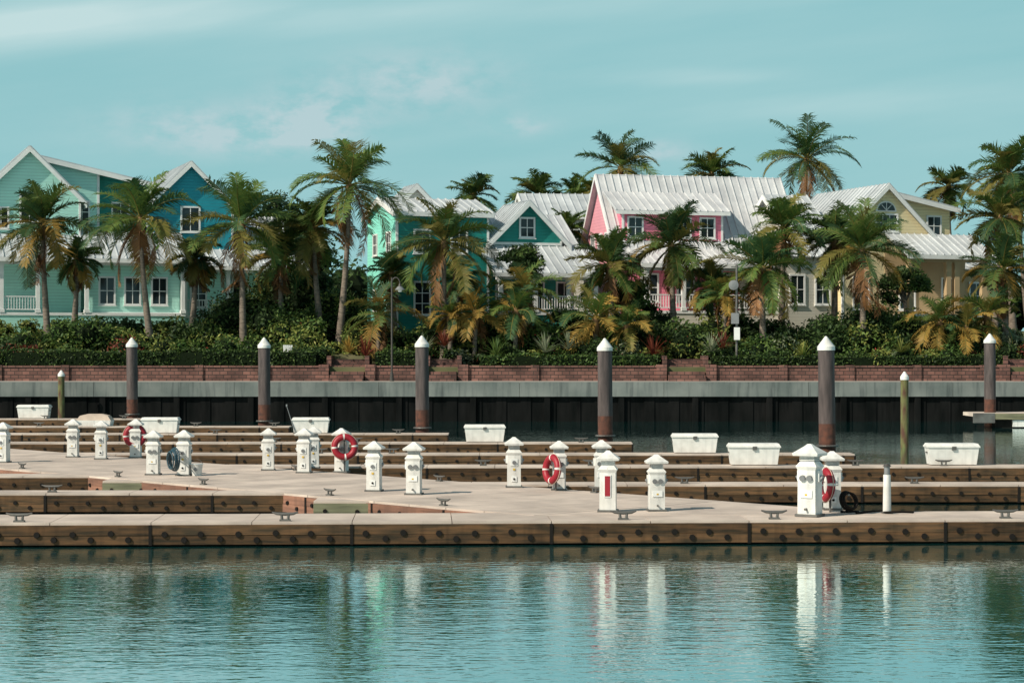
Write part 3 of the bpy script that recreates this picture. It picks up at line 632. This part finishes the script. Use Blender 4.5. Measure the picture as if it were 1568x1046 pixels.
# ------------------------------------------------------------------ vegetation
def gz(y):
    for (a,za),(c,zc) in zip(prof[2:-1],prof[3:]):
        if a<=y<=c: return za+(zc-za)*(y-a)/(c-a)
    return 2.0
def palm(name,px,pyc,rpx,d,yel=0.15,seed=0,nf=31,zbase=None,lean=None,short=False,deep=0.32):
    rr=random.Random(seed*13+5); b=MB()
    X=LX(px,d); zc=HZ(pyc,d); Rr=rpx*d/F*1.12; z0=gz(d) if zbase is None else zbase
    H=zc-z0; ln=(rr.uniform(-.09,.09) if lean is None else lean)*H
    ly=rr.uniform(-.04,.04)*H
    pts=[];rs=[]
    K=14
    for i in range(K+1):
        t=i/K; pts.append((-ln*(1-t)**1.6, -ly*(1-t)**1.5, -H-0.3+t*(H+0.3))); rs.append((0.24-0.12*min(1,t*1.3) if not short else 0.13)*(1+0.06*(i%2))+ (0.12 if i==0 and not short else 0))
    b.tube(pts,rs,'trunk',9)
    b.tube([(0,0,-0.9),(0,0,-0.45),(0,0,-0.1),(0,0,0.3)],[0.13,0.22,0.25,0.06],'boots',8)
    wind=Vector((rr.uniform(-.12,.12),rr.uniform(-.1,.1),0))
    for i in range(nf):
        u=(i+0.5)/nf
        az=i*2.39996+rr.uniform(-.45,.45)
        el=math.radians(84-132*u**0.95+rr.uniform(-16,16))
        L=Rr*rr.uniform(0.85,1.28)*(0.76+0.24*min(1,u*2.2))
        bend=math.radians(rr.uniform(40,100))*(0.8 if u<0.25 else 1)
        q_=rr.random()
        if u>0.87 and q_<0.7: k='pb'; el-=0.35
        elif u>0.55 and rr.random()<yel*1.1*u+(0.06 if u>0.75 else 0): k='py'
        elif short and rr.random()<yel*0.45: k='py'
        elif rr.random()<(0.10 if u<0.45 else 0.36): k='po'
        elif rr.random()<deep: k='pg2'
        else: k='pg'
        S=12; pos=Vector((0,0,0.05)); tw=rr.uniform(-.4,.4); line=[pos.copy()]; dirs=[]
        for j in range(S):
            e=el-bend*(j/S)**1.5; a=az+tw*(j/S)
            dv=(Vector((math.cos(a)*math.cos(e),math.sin(a)*math.cos(e),math.sin(e)))+wind*(j/S)).normalized(); dirs.append(dv); pos=pos+dv*(L/S); line.append(pos.copy())
        b.tube(line,[0.035*(1-0.8*q/S)+0.005 for q in range(S+1)],'po' if k!='pb' else 'pb',4)
        nl=42 if not short else 30
        roll=rr.uniform(-0.5,0.5); stiff=rr.uniform(0.0,0.5)
        for q in range(nl):
            t=0.12+0.88*(q+0.5)/nl; fl=t*S; j=min(S-1,int(fl)); fr=fl-j
            c=line[j].lerp(line[j+1],fr); dv=dirs[j]
            side=dv.cross(Vector((0,0,1)))
            if side.length<0.15: side=Vector((math.cos(az+1.57),math.sin(az+1.57),0))
            side.normalize(); up=side.cross(dv); side=(side+up*roll).normalized()
            ll=Rr*0.32*(math.sin(math.pi*min(1,(t*0.84+0.13)))**0.6)*rr.uniform(0.7,1.2)+0.08
            dr=0.2+1.1*rr.random()-stiff+(0.8 if k=='pb' else 0)
            for sg in (-1,1):
                if rr.random()<0.10: continue
                ld=(side*sg*0.8+dv*0.65+up*0.2).normalized()
                m_=c+ld*ll*0.45; ld2=(ld+Vector((0,0,-dr))).normalized(); tip=m_+ld2*ll*0.55
                wd=dv*0.036
                b.add([c-wd*0.8,c+wd*0.8,m_+wd,tip,m_-wd],[(0,1,2,4),(4,2,3)],k)
    if not short:
        for i in range(6):
            a=rr.uniform(0,6.28); b.tube([(0,0,-0.1),(math.cos(a)*0.4,math.sin(a)*0.4,-0.1),(math.cos(a)*0.6,math.sin(a)*0.6,-0.9)],[0.02,0.02,0.03],'py' if i%2 else 'pb',4)
    o=b.build(name,recalc=False,loc=(X,d,zc))
    return o
tall=[(65,345,78,116,.10),(215,338,84,115,.12),(370,345,84,116,.12),(480,350,66,119,.1),(535,285,84,117,.02),(680,372,80,114,.06),
 (935,408,62,116,.3),(1028,378,68,117,.12),(1168,412,72,115,.2),(1200,352,62,119,.15),(1320,385,80,115,.2),(1278,372,55,120,.15),
 (1532,335,62,119,.12),(1545,268,66,124,.15),(1535,415,62,115,.25),(700,430,40,119,.1),(430,395,55,120,.15),(600,420,38,121,.1),(1090,440,45,118,.4),(118,400,42,119,.15),(300,400,42,119,.15)]
for i,(px,py,rp,d,yl) in enumerate(tall): palm('palm_tree',px,py,rp,d,yl,seed=i+1)
back=[(1235,245,70,150,.05),(950,258,60,152,.05),(1090,268,50,155,.05),(725,302,42,152,.05),(822,300,42,155,.05),(1452,288,45,150,.05),(868,355,42,132,.1),(905,300,40,156,.0),(1560,300,50,140,.1),(880,300,30,160,0)]
for i,(px,py,rp,d,yl) in enumerate(back): palm('palm_tree',px,py,rp,d,yl,seed=i+40,nf=30)
shortp=[(580,485,62,113.5,.4),(728,480,50,113.2,.55),(805,450,62,114.5,.3),(790,478,48,113,.4),(912,490,62,113.2,.3),(1440,495,58,113,.45),(1512,485,55,113.5,.4),(1110,455,45,115,.4),(690,485,34,113,.4),(960,500,40,112.8,.25),(1480,505,42,112.6,.4)]
for i,(px,py,rp,d,yl) in enumerate(shortp): palm('small_palm',px,py,rp,d,yl,seed=i+70,nf=18,short=True,lean=0.03)

def leaves(b,cx,cy,cz,rx,ry,rz_,n,size,k,rr,up=0.3):
    for _ in range(n):
        th=rr.uniform(0,6.283); ph=math.acos(rr.uniform(-0.55,1)); q=rr.uniform(0.62,1.15)
        dx,dy,dz=math.sin(ph)*math.cos(th),math.sin(ph)*math.sin(th),math.cos(ph)
        c=Vector((cx+dx*rx*q,cy+dy*ry*q,cz+dz*rz_*q))
        a=Vector((rr.uniform(-1,1),rr.uniform(-1,1),rr.uniform(-0.6,1))).normalized(); bb=a.cross(Vector((rr.uniform(-1,1),rr.uniform(-1,1),rr.uniform(-1,1)))).normalized()
        s=size*rr.uniform(0.6,1.3)
        b.add([c-a*s,c+bb*s*0.42,c+a*s,c-bb*s*0.42],[(0,1,2,3)],k)
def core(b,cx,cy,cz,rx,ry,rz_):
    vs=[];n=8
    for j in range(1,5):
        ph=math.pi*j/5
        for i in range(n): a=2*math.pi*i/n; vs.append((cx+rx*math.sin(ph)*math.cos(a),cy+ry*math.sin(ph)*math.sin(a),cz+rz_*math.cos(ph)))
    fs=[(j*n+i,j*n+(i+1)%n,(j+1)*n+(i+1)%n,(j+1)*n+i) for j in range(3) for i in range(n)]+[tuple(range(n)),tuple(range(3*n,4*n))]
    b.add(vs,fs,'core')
def shrub(px,pyt,wpx,d,k,seed,name='shrub',size=0.13,dens=1.0,zb=None):
    rr=random.Random(seed); b=MB(); z0=gz(d) if zb is None else zb; zt=HZ(pyt,d); h=max(0.5,zt-z0); w=wpx*d/F
    nl=max(3,int(w*1.8)+int(h)); fl=rr.random()<0.14
    for i in range(nl):
        r0=rr.uniform(0.28,0.5)*min(w,h*1.2); cx=rr.uniform(-0.5,0.5)*max(0.1,w-r0); cz=rr.uniform(0.3,1.0)*h-r0*0.8; cz=max(cz,r0*0.4); cy=rr.uniform(-.4,.4)
        rzz=r0*rr.uniform(0.7,1.0)
        if cz+rzz>h: cz=h-rzz
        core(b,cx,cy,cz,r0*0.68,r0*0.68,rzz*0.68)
        kk=k if rr.random()<0.65 else rr.choice(['s1','s2','s3'])
        leaves(b,cx,cy,cz,r0,r0,rzz,int(200*r0*r0*dens/ (size/0.13)**1.5)+50,size,kk,rr)
        if fl: leaves(b,cx,cy,cz,r0,r0,rzz,9,0.065,'flower',rr)
    b.build(name,recalc=False,loc=(LX(px,d),d,z0))
rr=random.Random(3); sd=100
x=-20
while x<1600:
    w=rr.uniform(50,95); yt=rr.choice([478,485,492,500,470,465]) 
    if x<330: yt=rr.choice([488,494,500,484])
    if 540<x<640: yt=500
    shrub(x,yt,w,rr.uniform(117,120.5),rr.choice(['s1','s1','s2','s3']),sd); sd+=1; x+=w*0.6
x=-10
while x<1600:
    w=rr.uniform(45,90); yt=rr.choice([490,498,505,512,518])
    shrub(x,yt,w,rr.uniform(113.8,116),rr.choice(['s1','s2','s2','s3','s3','s5']),sd); sd+=1; x+=w*0.55
x=-10
while x<1600:
    w=rr.uniform(35,70); yt=rr.choice([516,524,530,538])
    if not(500<x<562 or 1022<x<1082): shrub(x,yt,w,rr.uniform(111.6,112.6),rr.choice(['s1','s2','s3','s1','s5','s3','s2','s1','s2','s4']),sd,size=0.10); sd+=1
    x+=w*0.7
for px,yt,w,d,k in ((120,480,70,114,'s2'),(420,462,90,117,'s2'),(455,470,70,116,'s2'),(1000,470,90,117,'s1'),(1060,480,90,115,'s2'),(1250,478,90,115,'s1'),(1360,455,90,118,'s2'),(1340,470,80,116,'s1'),(980,455,50,119,'s2'),(510,440,80,121,'s2'),(450,400,110,124,'s1'),(360,440,100,122,'s1'),(330,470,80,119,'s1'),(290,480,60,116,'s1'),(870,460,60,118,'s2'),(760,470,60,117,'s1')):
    shrub(px,yt,w,d,k,sd); sd+=1
def hedge(a,c,yt,d):
    rr=random.Random(a); b=MB(); x0=LX(a,d);x1=LX(c,d); z0=gz(d); zt=HZ(yt,d)
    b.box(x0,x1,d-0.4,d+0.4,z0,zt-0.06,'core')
    for _ in range(int((x1-x0)*190)):
        face=rr.random(); X=rr.uniform(x0,x1); wv=0.05*math.sin(X*2)+0.06*math.sin(X*0.7+1)
        c_=Vector((X,d-0.42+rr.uniform(-.08,.06)+wv,rr.uniform(z0,zt))) if face<0.6 else Vector((X,rr.uniform(d-.4,d+.4),zt+rr.uniform(-.06,.08)+wv))
        A=Vector((rr.uniform(-1,1),rr.uniform(-1,1),rr.uniform(-.3,1))).normalized(); B=A.cross(Vector((rr.uniform(-1,1),rr.uniform(-1,1),rr.uniform(-1,1)))).normalized(); s=0.09*rr.uniform(.6,1.3)
        b.add([c_-A*s,c_+B*s*.5,c_+A*s,c_-B*s*.5],[(0,1,2,3)],rr.choice(['s1','s1','s2']))
    b.build('clipped_hedge',recalc=False)
hedge(-30,485,538,111.2); hedge(575,650,540,111.2); hedge(735,1010,545,111.2); hedge(1090,1540,546,111.2)
def agave(px,py,rp,d,k,seed):
    rr=random.Random(seed); b=MB(); r0=rp*d/F
    for i in range(34):
        a=rr.uniform(0,6.28); e=rr.uniform(0.2,1.45); dv=Vector((math.cos(a)*math.cos(e),math.sin(a)*math.cos(e),math.sin(e))); s=dv.cross(Vector((0,0,1))).normalized()*0.045
        m_=dv*r0*0.55; tp=m_+(dv+Vector((0,0,-0.25))).normalized()*r0*0.5
        b.add([-s*0.6,s*0.6,m_+s,tp,m_-s],[(0,1,2,4),(4,2,3)],k)
    b.build('agave_plant',recalc=False,loc=(LX(px,d),d,gz(d)+max(0,HZ(py,d)-gz(d))))
for i,(px,py,rp,k) in enumerate(((560,545,34,'s4'),(535,540,26,'py'),(650,538,30,'s5'),(760,545,30,'s2'),(835,540,34,'s5'),(1000,545,34,'s4'),(1090,540,34,'s5'),(1105,535,32,'s4'),(680,530,26,'s4'),(1380,540,26,'s3'),(1230,545,24,'s3'),(870,535,30,'s5'))): agave(px,py,rp,111.5,k,i+900)
def tree(px,pyc,rp,d,k,seed,name='broadleaf_tree',sy=1.0):
    rr=random.Random(seed); b=MB(); r0=rp*d/F; zc=HZ(pyc,d); z0=gz(d)
    b.tube([(0,0,z0-zc),(0.1,0,(z0-zc)*0.5),(0,0,-r0*0.2)],[0.17,0.13,0.09],'trunk',8)
    for i in range(24):
        a=rr.uniform(0,6.28); e=rr.uniform(-0.6,1.5); q=rr.uniform(0.25,0.85)*r0; c=(math.cos(a)*math.cos(e)*q,math.sin(a)*math.cos(e)*q,math.sin(e)*q*sy)
        if i<9: b.tube([(0,0,-r0*0.5),(c[0]*.5,c[1]*.5,c[2]*.5-0.1),c],[0.06,0.04,0.02],'trunk',5)
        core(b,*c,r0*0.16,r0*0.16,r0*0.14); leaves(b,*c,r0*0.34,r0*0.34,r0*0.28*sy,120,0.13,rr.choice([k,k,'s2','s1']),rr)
    b.build(name,recalc=False,loc=(LX(px,d),d,zc))
tree(800,412,42,118,'s1',11,sy=0.9); tree(968,455,34,117,'s2',12); tree(1385,445,40,120,'s1',13); tree(455,380,58,126,'s1',15); tree(425,345,50,140,'s1',16)
b=MB(); rr=random.Random(77)
x=-80.0
while x<85:
    d=rr.uniform(148,170); h=rr.uniform(4.5,8.5); r0=rr.uniform(1.6,3.2); zc=5+h-r0
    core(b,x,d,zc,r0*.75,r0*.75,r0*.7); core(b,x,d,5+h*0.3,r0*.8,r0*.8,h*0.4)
    leaves(b,x,d,zc,r0,r0,r0*.9,230,0.28,rr.choice(['s1','s2','s1']),rr); leaves(b,x,d,5+h*0.3,r0,r0,h*0.45,120,0.28,'s1',rr)
    x+=rr.uniform(1.0,2.0)
b.build('background_trees',recalc=False)

# ------------------------------------------------------------------ world, sun, camera
el=math.radians(38); sv=Vector((-0.80*math.cos(el),-0.60*math.cos(el),math.sin(el))).normalized()
az=math.atan2(sv.x,sv.y)
wd=bpy.data.worlds.new('World'); sc.world=wd; wd.use_nodes=True; nt=wd.node_tree; nt.nodes.clear()
out=N(nt,'ShaderNodeOutputWorld'); bg=N(nt,'ShaderNodeBackground'); nt.links.new(bg.outputs[0],out.inputs[0])
ST=0.12; bg.inputs[1].default_value=ST
sky=N(nt,'ShaderNodeTexSky'); sky.sky_type='NISHITA'; sky.sun_disc=False; sky.sun_elevation=el; sky.sun_rotation=az; sky.air_density=1.0; sky.dust_density=0.6; sky.ozone_density=1.0
col=mixcol(nt,1.0,sky.outputs[0],(0.66,0.68,0.56),'MULTIPLY')
tc=N(nt,'ShaderNodeTexCoord'); sp=N(nt,'ShaderNodeSeparateXYZ'); nt.links.new(tc.outputs['Generated'],sp.inputs[0])
# marine haze: strongest toward the horizon, thin overhead
hz=ramp(nt,sp.outputs[2],0.18,0.5,(0.90,0.90,0.90,1),(0.08,0.08,0.08,1))
col=mixcol(nt,hz,col,(0.285/ST,0.575/ST,0.615/ST))
yy=mth(nt,'MAXIMUM',sp.outputs[1],0.05)
u=mth(nt,'DIVIDE',sp.outputs[0],yy); v=mth(nt,'DIVIDE',sp.outputs[2],yy)
cb=N(nt,'ShaderNodeCombineXYZ'); nt.links.new(u,cb.inputs[0]); nt.links.new(mth(nt,'MULTIPLY',v,1.8),cb.inputs[1])
no=N(nt,'ShaderNodeTexNoise'); no.inputs['Scale'].default_value=42; no.inputs['Detail'].default_value=7; no.inputs['Roughness'].default_value=0.6; nt.links.new(cb.outputs[0],no.inputs[0])
cb2=N(nt,'ShaderNodeCombineXYZ'); nt.links.new(u,cb2.inputs[0]); nt.links.new(mth(nt,'SUBTRACT',mth(nt,'MULTIPLY',v,7),mth(nt,'MULTIPLY',u,0.9)),cb2.inputs[1])
n2=N(nt,'ShaderNodeTexNoise'); n2.inputs['Scale'].default_value=6; n2.inputs['Detail'].default_value=5; nt.links.new(cb2.outputs[0],n2.inputs[0])
puff=ramp(nt,no.outputs[0],0.36,0.60); wisp=ramp(nt,n2.outputs[0],0.35,0.7)
def blob(px,py,rx,ry,s,tilt=0.0):
    a=mth(nt,'DIVIDE',mth(nt,'SUBTRACT',u,(px-784)/F),rx/F)
    vv=mth(nt,'SUBTRACT',mth(nt,'SUBTRACT',v,(536-py)/F),mth(nt,'MULTIPLY',mth(nt,'SUBTRACT',u,(px-784)/F),tilt))
    c=mth(nt,'DIVIDE',vv,ry/F)
    e=mth(nt,'POWER',2.71828,mth(nt,'MULTIPLY',mth(nt,'ADD',mth(nt,'MULTIPLY',a,a),mth(nt,'MULTIPLY',c,c)),-1.0))
    return mth(nt,'MULTIPLY',e,s)
def addall(l):
    r_=l[0]
    for q in l[1:]: r_=mth(nt,'ADD',r_,q)
    return r_
pm=addall([blob(480,180,80,42,1.3),blob(300,195,140,34,0.9),blob(640,125,130,45,0.95),blob(795,192,45,15,0.9),blob(1005,232,55,18,0.8),blob(385,215,110,22,0.7)])
wm=addall([blob(100,25,420,42,0.95,0.10),blob(1050,118,180,14,0.4),blob(1300,160,300,30,0.35,0.05),blob(600,20,600,26,0.45,0.05)])
pm=mth(nt,'MULTIPLY',pm,puff); wm=mth(nt,'MULTIPLY',wm,mth(nt,'MULTIPLY_ADD',wisp,0.5,0.5))
gen=mth(nt,'MULTIPLY',wisp,0.16)
c1=mixcol(nt,mth(nt,'MINIMUM',mth(nt,'ADD',wm,gen),0.95),col,(0.55/ST,0.73/ST,0.74/ST))
c2=mixcol(nt,mth(nt,'MINIMUM',pm,0.85),c1,(0.49/ST,0.635/ST,0.67/ST))
nt.links.new(c2,bg.inputs[0])
sl=bpy.data.lights.new('sun','SUN'); sl.energy=5.0; sl.angle=math.radians(0.5); sl.color=(1.0,0.90,0.75)
so=bpy.data.objects.new('sun',sl); sc.collection.objects.link(so); so.rotation_euler=sv.to_track_quat('Z','Y').to_euler(); so.location=(-40,-20,60)
cd=bpy.data.cameras.new('camera'); cd.sensor_width=36; cd.lens=36*F/1568; cd.clip_start=0.5; cd.clip_end=8000
co=bpy.data.objects.new('camera',cd); sc.collection.objects.link(co); co.location=(0,0,CH); co.rotation_euler=(math.radians(90)+13/F,0,0)
sc.camera=co
sc.view_settings.view_transform='Standard'; sc.view_settings.look='None'; sc.view_settings.exposure=0
print('faces',sum(len(m.polygons) for m in bpy.data.meshes))
